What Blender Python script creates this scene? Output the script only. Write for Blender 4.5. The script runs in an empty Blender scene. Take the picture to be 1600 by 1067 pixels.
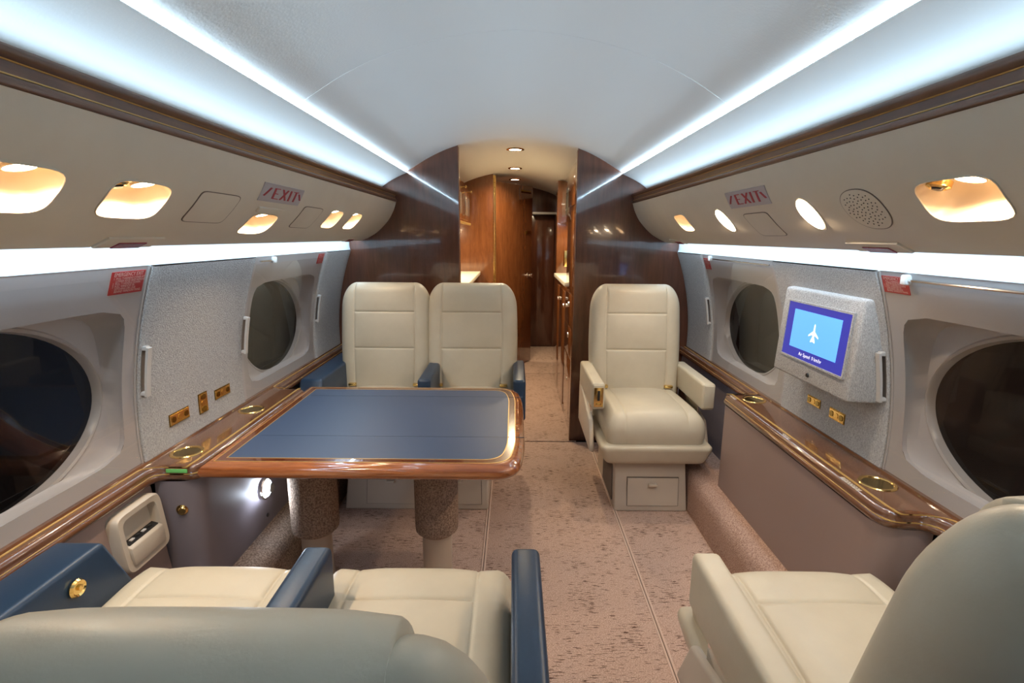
import bpy, bmesh, math, random
from mathutils import Vector, Matrix
random.seed(4)
S = bpy.context.scene
COL = S.collection

# ------------------------------------------------------------------ camera
FPX, TH, YAW, ROLL, EYE = 803.57, .2005, .0027, -.0069, Vector((.0005, 0, 1.256))
cy, sy, ct, st, cr, sr = math.cos(YAW), math.sin(YAW), math.cos(TH), math.sin(TH), math.cos(ROLL), math.sin(ROLL)
R0, FW, U0 = Vector((cy, sy, 0)), Vector((-sy*ct, cy*ct, -st)), Vector((-sy*st, cy*st, ct))
RT, UP = R0*cr - U0*sr, R0*sr + U0*cr
cam = bpy.data.cameras.new('camera'); camo = bpy.data.objects.new('camera', cam); COL.objects.link(camo)
cam.sensor_width = 36; cam.lens = FPX/1600*36; cam.clip_start = .02
camo.matrix_world = Matrix(((RT.x, UP.x, -FW.x, EYE.x), (RT.y, UP.y, -FW.y, EYE.y), (RT.z, UP.z, -FW.z, EYE.z), (0, 0, 0, 1)))
S.camera = camo

# ------------------------------------------------------------------ world, exposure, cove lighting
w = bpy.data.worlds.new('night'); S.world = w; w.use_nodes = True
w.node_tree.nodes['Background'].inputs[0].default_value = (.004, .006, .01, 1)
w.node_tree.nodes['Background'].inputs[1].default_value = .3
vs = S.view_settings
vs.view_transform = 'Standard'; vs.look = 'None'; vs.gamma = 1; vs.use_curve_mapping = False
vs.exposure = 0.7
COOL = (.57, .80, 1.0); WARM = (1.0, .75, .50); WARM2 = (1.0, .80, .52)
def area(name, loc, direction, sx, sy_, power, color, shape='RECTANGLE', spread=180, axis=None):
    l = bpy.data.lights.new(name, 'AREA'); l.shape = shape; l.size = sx; l.energy = power; l.color = color
    if shape in ('RECTANGLE', 'ELLIPSE'): l.size_y = sy_
    l.spread = math.radians(spread)
    o = bpy.data.objects.new(name, l); COL.objects.link(o)
    z = -Vector(direction).normalized(); y = Vector(axis or (0, 1, 0)); y = (y - z*y.dot(z)).normalized(); x = y.cross(z)
    o.matrix_world = Matrix(((x.x, y.x, z.x, loc[0]), (x.y, y.y, z.y, loc[1]), (x.z, y.z, z.z, loc[2]), (0, 0, 0, 1)))
    return o
YB, YF = 3.056, -.75
LY, LL = (YB+YF)/2, YB-YF-.02
for s in (-1, 1):
    area('cove_led', (s*.728, LY, 1.499), (-s*.80, 0, .6), .014, LL, 2.6, COOL)
    area('headliner_led', (s*.6215, LY, 1.6098), (-s*.12, 0, .99), .005, LL, 11.5, COOL)
    area('sidewall_led', (s*.917, LY, 1.248), (s*.14, 0, -1), .012, LL, 4.6, COOL)

# ------------------------------------------------------------------ helpers
def tag(o, label=None, cat=None, group=None, kind=None):
    if label: o['label'] = label
    if cat: o['category'] = cat
    if group: o['group'] = group
    if kind: o['kind'] = kind
    return o
def empty(name, loc=(0, 0, 0), parent=None):
    o = bpy.data.objects.new(name, None); COL.objects.link(o); o.location = loc; o.parent = parent
    return o
def mk(name, v, f, mat, parent=None, ang=35, fix=True):
    me = bpy.data.meshes.new(name); me.from_pydata([tuple(p) for p in v], [], f)
    if fix:
        bm = bmesh.new(); bm.from_mesh(me)
        bmesh.ops.remove_doubles(bm, verts=bm.verts, dist=1e-6)
        bmesh.ops.recalc_face_normals(bm, faces=bm.faces); bm.to_mesh(me); bm.free()
    me.shade_smooth(); me.set_sharp_from_angle(angle=math.radians(ang))
    me.materials.append(mat)
    o = bpy.data.objects.new(name, me); COL.objects.link(o); o.parent = parent
    return o
class MB:
    def __init__(s): s.v = []; s.f = []
    def add(s, v, f):
        n = len(s.v); s.v += [tuple(p) for p in v]; s.f += [tuple(i+n for i in q) for q in f]; return s
    def build(s, name, mat, parent=None, ang=35): return mk(name, s.v, s.f, mat, parent, ang)
    def box(s, x0, x1, y0, y1, z0, z1, b=0, seg=2):
        v, f = boxg(x0, x1, y0, y1, z0, z1, b, seg); return s.add(v, f)
    def cyl(s, c, r, h, axis=(0, 0, 1), n=24, r2=None, b=0):
        v, f = latheg([(0, 0), (r-b, 0), (r, b), (r2 if r2 else r, h-b), ((r2 if r2 else r)-b, h), (0, h)], c, axis, n); return s.add(v, f)
def boxg(x0, x1, y0, y1, z0, z1, b=0, seg=2):
    bm = bmesh.new(); bmesh.ops.create_cube(bm, size=1)
    for q in bm.verts: q.co = Vector((x0+(q.co.x+.5)*(x1-x0), y0+(q.co.y+.5)*(y1-y0), z0+(q.co.z+.5)*(z1-z0)))
    if b: bmesh.ops.bevel(bm, geom=bm.edges[:], offset=b, segments=seg, profile=.5, affect='EDGES')
    bm.verts.index_update(); v = [tuple(q.co) for q in bm.verts]; f = [[q.index for q in g.verts] for g in bm.faces]; bm.free()
    return v, f
def hexg(p, b=0, seg=2):      # 8 corners: bottom 4 then top 4, same winding
    bm = bmesh.new(); vs_ = [bm.verts.new(q) for q in p]
    for q in ((3, 2, 1, 0), (4, 5, 6, 7), (0, 1, 5, 4), (1, 2, 6, 5), (2, 3, 7, 6), (3, 0, 4, 7)): bm.faces.new([vs_[i] for i in q])
    bmesh.ops.recalc_face_normals(bm, faces=bm.faces)
    if b: bmesh.ops.bevel(bm, geom=bm.edges[:], offset=b, segments=seg, profile=.5, affect='EDGES')
    bm.verts.index_update(); v = [tuple(q.co) for q in bm.verts]; f = [[q.index for q in g.verts] for g in bm.faces]; bm.free()
    return v, f
def latheg(prof, c, axis=(0, 0, 1), n=24):
    a = Vector(axis).normalized(); t = a.orthogonal().normalized(); u = a.cross(t); c = Vector(c); v = []; f = []
    for r, h in prof:
        for k in range(n):
            q = 2*math.pi*k/n; v.append(c + a*h + (t*math.cos(q)+u*math.sin(q))*max(r, 1e-5))
    for i in range(len(prof)-1):
        for k in range(n): f.append((i*n+k, i*n+(k+1) % n, (i+1)*n+(k+1) % n, (i+1)*n+k))
    return v, f
def tubeg(path, r, n=10, cap=True):
    path = [Vector(p) for p in path]; v = []; f = []; prev = None
    for i, p in enumerate(path):
        d = (path[min(i+1, len(path)-1)]-path[max(i-1, 0)]).normalized()
        t = d.orthogonal().normalized() if prev is None else (prev - d*prev.dot(d)).normalized()
        prev = t; u = d.cross(t)
        for k in range(n):
            q = 2*math.pi*k/n; v.append(p+(t*math.cos(q)+u*math.sin(q))*r)
    for i in range(len(path)-1):
        for k in range(n): f.append((i*n+k, i*n+(k+1) % n, (i+1)*n+(k+1) % n, (i+1)*n+k))
    if cap: f.append(tuple(range(n))); f.append(tuple(range((len(path)-1)*n, len(path)*n)))
    return v, f
def loft(loops, cap0=False, cap1=False, closed=True):
    n = len(loops[0]); v = [p for l in loops for p in l]; f = []
    for i in range(len(loops)-1):
        for k in range(n if closed else n-1): f.append((i*n+k, i*n+(k+1) % n, (i+1)*n+(k+1) % n, (i+1)*n+k))
    if cap0: f.append(tuple(range(n)))
    if cap1: f.append(tuple(range((len(loops)-1)*n, len(loops)*n)))
    return v, f
def extr(prof, y0, y1, sgn=1, closed=False, ys=None):   # (x,z) profile along y, mirrored by sgn
    ys = ys or [y0, y1]
    return loft([[(sgn*x, y, z) for x, z in prof] for y in ys], closed, closed, closed)
def smooth_pts(pts, m=6):
    out = []
    for i in range(len(pts)-1):
        p0, p1, p2, p3 = pts[max(i-1, 0)], pts[i], pts[i+1], pts[min(i+2, len(pts)-1)]
        for k in range(m):
            t = k/m
            out.append(tuple(.5*((2*b)+(-a+c)*t+(2*a-5*b+4*c-d)*t*t+(-a+3*b-3*c+d)*t**3) for a, b, c, d in zip(p0, p1, p2, p3)))
    out.append(tuple(pts[-1])); return out
def lerp_tab(tab, z):
    if z <= tab[0][0]: return tab[0][1]
    for (a, b), (c, d) in zip(tab, tab[1:]):
        if z <= c: return b+(d-b)*(z-a)/(c-a)
    return tab[-1][1]
def superell(cx, cz, a, b, n=4, m=48):
    out = []
    for k in range(m):
        q = 2*math.pi*k/m; c, s = math.cos(q), math.sin(q)
        out.append((cx+a*math.copysign(abs(c)**(2/n), c), cz+b*math.copysign(abs(s)**(2/n), s)))
    return out

# ------------------------------------------------------------------ materials
def N(nt, t, **kw):
    n = nt.nodes.new(t)
    for k, v in kw.items():
        if k in n.inputs: n.inputs[k].default_value = v
        else: setattr(n, k, v)
    return n
def mat(name, col, rough=.5, metal=0, coat=0, spec=.5, col2=None, vscale=(1, 1, 1), vfreq=5, vdetail=4, vlo=.35, vhi=.65,
        bump=0, bscale=(1, 1, 1), bfreq=200, bdist=.001, sheen=0, emit=None, estr=0, distort=0):
    m = bpy.data.materials.new(name); m.use_nodes = True; nt = m.node_tree
    b = nt.nodes['Principled BSDF']; L = nt.links
    b.inputs['Base Color'].default_value = (*col, 1); b.inputs['Roughness'].default_value = rough; b.inputs['Metallic'].default_value = metal
    b.inputs['Coat Weight'].default_value = coat; b.inputs['Coat Roughness'].default_value = .04; b.inputs['Specular IOR Level'].default_value = spec
    b.inputs['Sheen Weight'].default_value = sheen
    tc = N(nt, 'ShaderNodeTexCoord')
    if col2:
        mp = N(nt, 'ShaderNodeMapping', Scale=vscale); L.new(tc.outputs['Object'], mp.inputs[0])
        nz = N(nt, 'ShaderNodeTexNoise', Scale=vfreq, Detail=vdetail, Roughness=.6, Distortion=distort); L.new(mp.outputs[0], nz.inputs['Vector'])
        mr = N(nt, 'ShaderNodeMapRange'); mr.inputs['From Min'].default_value = vlo; mr.inputs['From Max'].default_value = vhi
        L.new(nz.outputs['Fac'], mr.inputs['Value'])
        mx = N(nt, 'ShaderNodeMix', data_type='RGBA'); mx.inputs['A'].default_value = (*col, 1); mx.inputs['B'].default_value = (*col2, 1)
        L.new(mr.outputs[0], mx.inputs['Factor']); L.new(mx.outputs['Result'], b.inputs['Base Color'])
    if bump:
        mp = N(nt, 'ShaderNodeMapping', Scale=bscale); L.new(tc.outputs['Object'], mp.inputs[0])
        nz = N(nt, 'ShaderNodeTexNoise', Scale=bfreq, Detail=3); L.new(mp.outputs[0], nz.inputs['Vector'])
        bp = N(nt, 'ShaderNodeBump', Strength=bump, Distance=bdist); L.new(nz.outputs['Fac'], bp.inputs['Height']); L.new(bp.outputs[0], b.inputs['Normal'])
    if emit: b.inputs['Emission Color'].default_value = (*emit, 1); b.inputs['Emission Strength'].default_value = estr
    return m
def mat_fabric():
    m = bpy.data.materials.new('tweed_fabric'); m.use_nodes = True; nt = m.node_tree; b = nt.nodes['Principled BSDF']; L = nt.links
    b.inputs['Roughness'].default_value = .9; b.inputs['Specular IOR Level'].default_value = .2
    tc = N(nt, 'ShaderNodeTexCoord')
    mp1 = N(nt, 'ShaderNodeMapping', Scale=(1, .35, 1)); mp2 = N(nt, 'ShaderNodeMapping', Scale=(1, 1, .3))
    n1 = N(nt, 'ShaderNodeTexNoise', Scale=480, Detail=2); n2 = N(nt, 'ShaderNodeTexNoise', Scale=440, Detail=2)
    for mp, n in ((mp1, n1), (mp2, n2)): L.new(tc.outputs['Object'], mp.inputs[0]); L.new(mp.outputs[0], n.inputs['Vector'])
    ad = N(nt, 'ShaderNodeMath', operation='ADD'); L.new(n1.outputs['Fac'], ad.inputs[0]); L.new(n2.outputs['Fac'], ad.inputs[1])
    mr = N(nt, 'ShaderNodeMapRange'); mr.inputs['From Min'].default_value = .75; mr.inputs['From Max'].default_value = 1.25; L.new(ad.outputs[0], mr.inputs['Value'])
    mx = N(nt, 'ShaderNodeMix', data_type='RGBA'); mx.inputs['A'].default_value = (.28, .275, .275, 1); mx.inputs['B'].default_value = (.48, .475, .475, 1)
    L.new(mr.outputs[0], mx.inputs['Factor']); L.new(mx.outputs['Result'], b.inputs['Base Color'])
    bp = N(nt, 'ShaderNodeBump', Strength=.8, Distance=.002); L.new(ad.outputs[0], bp.inputs['Height']); L.new(bp.outputs[0], b.inputs['Normal'])
    return m
def mat_carpet():
    m = bpy.data.materials.new('flecked_carpet'); m.use_nodes = True; nt = m.node_tree; b = nt.nodes['Principled BSDF']; L = nt.links
    b.inputs['Roughness'].default_value = .95; b.inputs['Specular IOR Level'].default_value = .1
    tc = N(nt, 'ShaderNodeTexCoord')
    mp = N(nt, 'ShaderNodeMapping', Scale=(.13, 1, 1)); L.new(tc.outputs['Object'], mp.inputs[0])
    n1 = N(nt, 'ShaderNodeTexNoise', Scale=235, Detail=2); L.new(mp.outputs[0], n1.inputs['Vector'])
    n2 = N(nt, 'ShaderNodeTexNoise', Scale=9, Detail=3); L.new(tc.outputs['Object'], n2.inputs['Vector'])
    n3 = N(nt, 'ShaderNodeTexNoise', Scale=260, Detail=2); L.new(tc.outputs['Object'], n3.inputs['Vector'])
    a1 = N(nt, 'ShaderNodeMath', operation='MULTIPLY_ADD'); L.new(n2.outputs['Fac'], a1.inputs[0]); a1.inputs[1].default_value = .34; L.new(n1.outputs['Fac'], a1.inputs[2])
    mr = N(nt, 'ShaderNodeMapRange'); mr.inputs['From Min'].default_value = .765; mr.inputs['From Max'].default_value = .83; L.new(a1.outputs[0], mr.inputs['Value'])
    base = N(nt, 'ShaderNodeMix', data_type='RGBA'); base.inputs['A'].default_value = (.33, .21, .165, 1); base.inputs['B'].default_value = (.64, .465, .38, 1)
    mr3 = N(nt, 'ShaderNodeMapRange'); mr3.inputs['From Min'].default_value = .3; mr3.inputs['From Max'].default_value = .7; L.new(n3.outputs['Fac'], mr3.inputs['Value'])
    L.new(mr3.outputs[0], base.inputs['Factor'])
    mx = N(nt, 'ShaderNodeMix', data_type='RGBA'); L.new(base.outputs['Result'], mx.inputs['A']); mx.inputs['B'].default_value = (.11, .06, .045, 1)
    L.new(mr.outputs[0], mx.inputs['Factor']); L.new(mx.outputs['Result'], b.inputs['Base Color'])
    bp = N(nt, 'ShaderNodeBump', Strength=.6, Distance=.002); L.new(n3.outputs['Fac'], bp.inputs['Height']); L.new(bp.outputs[0], b.inputs['Normal'])
    return m
def mat_acrylic():
    m = bpy.data.materials.new('clear_acrylic'); m.use_nodes = True; nt = m.node_tree; L = nt.links; nt.nodes.remove(nt.nodes['Principled BSDF'])
    t = N(nt, 'ShaderNodeBsdfTransparent'); t.inputs[0].default_value = (.97, .97, .965, 1); g = N(nt, 'ShaderNodeBsdfGlossy', Roughness=.03); lw = N(nt, 'ShaderNodeLayerWeight', Blend=.5); pw = N(nt, 'ShaderNodeMath', operation='POWER'); pw.inputs[1].default_value = 5; fr = N(nt, 'ShaderNodeMath', operation='MULTIPLY_ADD'); fr.inputs[1].default_value = .93; fr.inputs[2].default_value = .045; mx = N(nt, 'ShaderNodeMixShader')
    L.new(lw.outputs['Facing'], pw.inputs[0]); L.new(pw.outputs[0], fr.inputs[0])
    L.new(fr.outputs[0], mx.inputs[0]); L.new(t.outputs[0], mx.inputs[1]); L.new(g.outputs[0], mx.inputs[2]); L.new(mx.outputs[0], nt.nodes['Material Output'].inputs[0])
    return m
M_ = dict(
    acrylic=mat_acrylic(),
    headliner=mat('headliner', (.74, .75, .74), .85, spec=.2, bump=.25, bfreq=160, bdist=.001),
    cream=mat('cream_vinyl', (.64, .58, .485), .55, spec=.3, bump=.12, bfreq=300, bdist=.0006, col2=(.61, .55, .46), vfreq=6),
    strip=mat('strip_paint', (.55, .57, .585), .45, bump=.1, bfreq=120),
    burl=mat('dark_burl_veneer', (.072, .024, .013), .16, coat=1, col2=(.112, .038, .020), vscale=(1, 1, .12), vfreq=45, vdetail=6, vlo=.3, vhi=.7, distort=.4),
    valwood=mat('valance_walnut', (.085, .036, .018), .34, coat=.25, col2=(.16, .072, .036), vscale=(4, .7, 8), vfreq=9, vdetail=7, vlo=.3, vhi=.7, distort=.6),
    ledgewood=mat('ledge_walnut', (.078, .030, .013), .2, coat=1, col2=(.165, .068, .030), vscale=(7, .5, 7), vfreq=9, vdetail=6, vlo=.3, vhi=.7, distort=.3),
    rimwood=mat('rim_mahogany', (.20, .055, .016), .15, coat=1, col2=(.40, .135, .042), vscale=(.8, 9, 9), vfreq=9, vdetail=8, vlo=.3, vhi=.7, distort=.5),
    galwood=mat('galley_veneer', (.13, .043, .014), .18, coat=1, col2=(.20, .072, .024), vscale=(1, 1, .2), vfreq=30, vdetail=6, vlo=.3, vhi=.7, distort=.5),
    fabric=mat_fabric(), carpet=mat_carpet(),
    plastic=mat('window_plastic', (.41, .385, .385), .35, spec=.5),
    ring=mat('window_ring_plastic', (.35, .32, .305), .28, spec=.5),
    glass=mat('night_window_glass', (.003, .003, .004), .03, spec=.2),
    clear=mat('satin_plastic', (.50, .48, .465), .25),
    white=mat('white_plastic', (.75, .75, .74), .4),
    leather=mat('cream_leather', (.53, .47, .36), .42, spec=.4, bump=.18, bfreq=260, bdist=.0008, col2=(.49, .43, .325), vfreq=7),
    shell=mat('beige_shell', (.52, .45, .37), .4, spec=.4),
    blue=mat('navy_leather', (.014, .034, .070), .36, spec=.5, bump=.15, bfreq=300, bdist=.0006),
    tableblue=mat('blue_leather_inlay', (.032, .058, .120), .46, spec=.5, bump=.08, bfreq=320, bdist=.0004),
    gold=mat('polished_gold', (.80, .55, .20), .18, metal=1),
    golddark=mat('smoked_brass', (.30, .21, .06), .12, metal=1),
    inlay=mat('brass_inlay', (.58, .37, .12), .35, metal=.5),
    mauve=mat('mauve_vinyl', (.285, .205, .185), .5, spec=.35, bump=.1, bfreq=350, bdist=.0005),
    mauvedark=mat('slate_vinyl', (.20, .175, .20), .5, spec=.35, bump=.1, bfreq=350, bdist=.0005),
    loop=mat('loop_pile_carpet', (.17, .115, .085), .95, spec=.1, col2=(.40, .29, .22), vfreq=170, vdetail=2, bump=1, bfreq=170, bdist=.004),
    looppink=mat('pink_pile_carpet', (.26, .155, .12), .95, spec=.1, col2=(.52, .36, .29), vfreq=240, vdetail=2, bump=.8, bfreq=240, bdist=.003),
    tube=mat('leg_tube', (.47, .38, .29), .45),
    dark=mat('dark_gap', (.012, .011, .010), .6),
    gapgrey=mat('gap_shadow', (.16, .13, .11), .8),
    red=mat('placard_red', (.40, .022, .022), .35), redtext=mat('placard_print', (.75, .55, .50), .5),
    maroon=mat('exit_lens_maroon', (.22, .02, .045), .25),
    signgrey=mat('sign_plate', (.40, .37, .39), .4), signred=mat('sign_red', (.33, .025, .04), .5),
    green=mat('green_tag', (.16, .55, .16), .5), print=mat('white_print', (.7, .64, .55), .5),
    counter=mat('galley_counter', (.80, .77, .66), .3, col2=(.70, .66, .54), vfreq=40),
    mirror=mat('cabinet_glass', (.60, .66, .62), .08, metal=.8),
    chrome=mat('chrome', (.75, .73, .70), .15, metal=1), black=mat('black_plastic', (.012, .012, .013), .3),
    lamp=mat('warm_lamp', (1, .9, .7), .5, emit=(1, .78, .50), estr=30),
    oval=mat('warm_lens', (1, .9, .7), .5, emit=(1, .80, .55), estr=6),
    downl=mat('downlight_lens', (1, .9, .7), .5, emit=(1, .84, .6), estr=14),
    push=mat('cool_lamp', (1, 1, 1), .5, emit=(.72, .85, 1), estr=14),
    screenbezel=mat('screen_border', (.01, .01, .10), .3, emit=(.04, .045, .40), estr=.55),
    screenblue=mat('screen_field', (.1, .3, .7), .3, emit=(.10, .37, .95), estr=.6),
    screenwhite=mat('screen_icon', (.9, .9, .9), .3, emit=(.85, .88, .95), estr=.6),
    pod=mat('pod_housing', (.52, .42, .31), .45),
)

# ------------------------------------------------------------------ cabin section curves
def xw(z): return 1.056-.393*(z-.68)**2
PSU = smooth_pts([(1.229, .8866), (1.252, .838), (1.285, .788), (1.343, .731), (1.40, .697), (1.4485, .680)], 6)
def xp(z): return lerp_tab(PSU, z)
def wallpt(sd, fx):
    def fn(y, z, off=0):
        n = Vector((1, -(fx(z+.002)-fx(z-.002))/.004)).normalized()      # outward normal in (x,z)
        return (sd*(fx(z)-n.x*off), y, z-n.y*off)
    return fn
WL, WR, PL, PR = wallpt(-1, xw), wallpt(1, xw), wallpt(-1, xp), wallpt(1, xp)
def plate(fn, loop, off, base=0, rings=4, bev=.0):      # a plate that follows a curved surface
    c = (sum(p[0] for p in loop)/len(loop), sum(p[1] for p in loop)/len(loop))
    L_ = [[fn(y, z, base) for y, z in loop], [fn(y, z, off-bev) for y, z in loop]]
    for k in range(rings):
        t = 1-k/rings - (.02 if k == 0 and bev else 0)
        L_.append([fn(c[0]+(y-c[0])*t, c[1]+(z-c[1])*t, off) for y, z in loop])
    v, f = loft(L_); n = len(loop); b0 = (len(L_)-1)*n
    v.append(fn(c[0], c[1], off)); ci = len(v)-1
    for k in range(n): f.append((b0+k, b0+(k+1) % n, ci))
    return v, f
def rect(y0, y1, z0, z1, m=5):
    o = []
    for k in range(m): o.append((y0+(y1-y0)*k/m, z0))
    for k in range(m): o.append((y1, z0+(z1-z0)*k/m))
    for k in range(m): o.append((y1-(y1-y0)*k/m, z1))
    for k in range(m): o.append((y0, z1-(z1-z0)*k/m))
    return o
def rrect(y0, y1, z0, z1, n=8, m=40): return superell((y0+y1)/2, (z0+z1)/2, (y1-y0)/2, (z1-z0)/2, n, m)
def quadloop(c, m=5):      # four (y,z) corners
    o = []
    for i in range(4):
        a, b = c[i], c[(i+1) % 4]
        for k in range(m): o.append((a[0]+(b[0]-a[0])*k/m, a[1]+(b[1]-a[1])*k/m))
    return o
def holed(fn, y0, y1, zs, holes):      # strip of surface y0..y1 over heights zs with (centre y, half width, outline fn) holes
    mb = MB(); y = y0
    def grid(a, b):
        if b-a < 1e-4: return
        m = max(1, int((b-a)/.4)); ys = [a+(b-a)*k/m for k in range(m+1)]
        v, f = loft([[fn(q, z) for z in zs] for q in ys], closed=False); mb.add(v, f)
    for (c, hw, zc, of) in sorted(holes, key=lambda h: h[0]):
        grid(y, c-hw)
        a, b = c-hw, c+hw
        bd = [(b, z) for z in zs]+[(b-(b-a)*k/8, zs[-1]) for k in range(1, 8)]+[(a, z) for z in reversed(zs)]+[(a+(b-a)*k/8, zs[0]) for k in range(1, 8)]
        hl = [of(math.atan2((p[1]-zc)/((zs[-1]-zs[0])/2), (p[0]-c)/hw)) for p in bd]
        loops = []
        for k in range(7):
            t = k/6; loops.append([fn(p[0]+(h[0]-p[0])*t, p[1]+(h[1]-p[1])*t) for p, h in zip(bd, hl)])
        v, f = loft(loops); mb.add(v, f)
        y = b
    grid(y, y1)
    return mb
def se_at(c, zc, a, b, n):
    def of(q):
        cc, ss = math.cos(q), math.sin(q); r = (abs(cc)**n+abs(ss)**n)**(-1/n)
        return (c+a*r*cc, zc+b*r*ss)
    return of

# ------------------------------------------------------------------ shell: floor
floor = mk('floor', *boxg(-1.25, 1.25, YF-.1, 6.3, -.06, -.008), M_['dark']); tag(floor, kind='structure')
XS1, XS2 = -.110, .482
for x0, x1, y0, y1 in ((-1.08, XS1-.003, YF, 3.036), (XS1+.003, XS2-.003, YF, 3.036), (XS2+.003, 1.08, YF, 3.036), (-.34, .40, 3.048, 4.685), (-.6, .60, 4.697, 5.90)):
    mk('carpet_panel', *boxg(x0, x1, y0, y1, -.008, 0, .003), M_['carpet'], floor)
pipe = mat('carpet_piping', (.60, .44, .36), .9)
for x in (XS1, XS2):
    for dx in (-.005, .005): mk('carpet_seam', *tubeg([(x+dx, YF, 0), (x+dx, 3.03, 0)], .0042, 8), pipe, floor)

# ------------------------------------------------------------------ ceiling
HP = smooth_pts([(.665, 1.603), (.63, 1.6165), (.60, 1.6250), (.49, 1.690), (.38, 1.740), (.25, 1.779), (.12, 1.803), (0, 1.812)], 5)
HPF = HP + [(-x, z) for x, z in reversed(HP[:-1])]
ceil = empty('ceiling', (0, 1.5, 1.6)); tag(ceil, kind='structure'); ceil.matrix_world = Matrix.Identity(4)
def hrow(y, g=0): return [(x, y, z+g) for x, z in HPF]
for ys in ([YF, -.3, .5, 1.546, 1.5482, 1.5488], [1.5502, 1.5508, 1.553, 2.5, 3.5, 4.5, 6.0]):
    edge = ys[-1] if ys[0] < 0 else ys[0]
    mk('headliner_panel', *loft([hrow(y, .0022 if y == edge else 0) for y in ys], closed=False), M_['headliner'], ceil, ang=80)
mk('headliner_backing', *loft([hrow(y, .0032) for y in (1.53, 1.57)], closed=False), M_['headliner'], ceil, ang=80)
CP = smooth_pts([(.612, 1.610), (.66, 1.590), (.72, 1.558), (.77, 1.520), (.795, 1.480)], 6)
for s in (-1, 1):
    prof = [(.672, 1.606), (.672, 1.5885), (.6125, 1.6118)] + CP + [(.80, 1.47), (.69, 1.472), (.69, 1.452)]
    mk('cove_panel', *extr(prof, YF, YB, s), M_['headliner'], ceil, ang=30)

# ------------------------------------------------------------------ valances, side walls
for i, s in enumerate((-1, 1)):
    prof = [(.70, 1.4475), (.683, 1.4475), (.677, 1.4515), (.6755, 1.457), (.678, 1.4625), (.6825, 1.4645), (.6830, 1.484), (.679, 1.4865), (.6745, 1.491), (.6735, 1.4975), (.6765, 1.5035), (.681, 1.5045), (.688, 1.5025), (.70, 1.485)]
    o = mk('trim_%d' % (i+1), *extr(prof, YF, YB, s, True), M_['valwood'], ang=40); tag(o, kind='structure')
    mk('brass_strip', *extr([(.6826, 1.4835), (.6815, 1.4840), (.6805, 1.4858), (.6815, 1.4864)], YF, YB, s, True), M_['inlay'], o)
    mk('brass_strip', *extr([(.6822, 1.4650), (.6815, 1.4655), (.6815, 1.4672), (.6826, 1.4676)], YF, YB, s, True), M_['inlay'], o)

ZP = [p[0] for p in PSU]
pods = {-1: [(.79, .0825), (1.053, .0825), (1.615, .085), (2.178, .075), (2.450, .075)], 1: [(2.335, .073), (.897, .082)]}
podz = {(-1, 2): (1.29, .0285)}
WALLS = {}
for s, nm in ((-1, 'left'), (1, 'right')):
    fn = PL if s < 0 else PR
    wall = mk('wall_'+nm, *extr([(1.14, -.05), (1.14, 1.25), (1.16, 1.25), (1.16, -.05)], YF, YB+.05, s, True), M_['dark']); tag(wall, kind='structure'); WALLS[s] = wall
    holes = []
    for i, (yc, hw) in enumerate(pods[s]):
        zc, hz = podz.get((s, i), (1.322, .034))
        holes.append((yc, hw+.02, zc, se_at(yc, zc, hw, hz, 4.5)))
    mb = holed(fn, YF, YB, ZP, holes)
    mb.add(*extr([(.8866, 1.229), (.892, 1.2285), (.897, 1.233), (.893, 1.262), (.86, 1.28)], YF, YB, s))
    mb.build('service_panel', M_['cream'], wall, ang=60)
    mk('light_valance', *extr(smooth_pts([(.9585, 1.1765), (.9625, 1.195), (.962, 1.22), (.952, 1.245), (.925, 1.268), (.88, 1.275)], 5), YF, YB, s), M_['strip'], wall, ang=60)
    mk('valance_edge', *extr([(.9585, 1.1765), (.962, 1.1735), (.98, 1.1735)], YF, YB, s), M_['gapgrey'], wall)

# ------------------------------------------------------------------ partition walls, unseen wall behind the camera
def prism(name, poly, y0, y1, m, parent=None, b=0):   # (x,z) outline
    return mk(name, *loft([[(x, y0, z) for x, z in poly], [(x, y1, z) for x, z in poly]], True, True), m, parent)
def outl(s, xi):
    top = [(s*x, z) for x, z in reversed(HP) if x > abs(xi)]
    zt = lerp_tab(sorted((x, z) for x, z in HP), abs(xi))
    return [(xi, 0), (xi, zt+.01)] + [(x, z+.01) for x, z in top] + [(s*.82, 1.55), (s*1.0, 1.3), (s*1.09, .9), (s*1.09, 0)]
bl = prism('wall_back_left', outl(-1, -.320), YB, YB+.045, M_['burl']); tag(bl, kind='structure')
brt = prism('wall_back_right', outl(1, .358), YB, YB+.045, M_['burl']); tag(brt, kind='structure')
mk('edge_trim', *boxg(.3545, .360, YB-.002, YB+.047, 0, 1.737, .001), M_['galwood'], brt)
mk('edge_trim', *boxg(-.322, -.3165, YB-.002, YB+.047, 0, 1.752, .001), M_['galwood'], bl)
wf = prism('wall_front_unseen', [(-1.2, -.05), (1.2, -.05), (1.2, 1.3), (.7, 1.85), (-.7, 1.85), (-1.2, 1.3)], YF-.04, YF, M_['burl']); tag(wf, kind='structure')  # unseen closing wall behind the camera, set close to darken the near backrests

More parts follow.
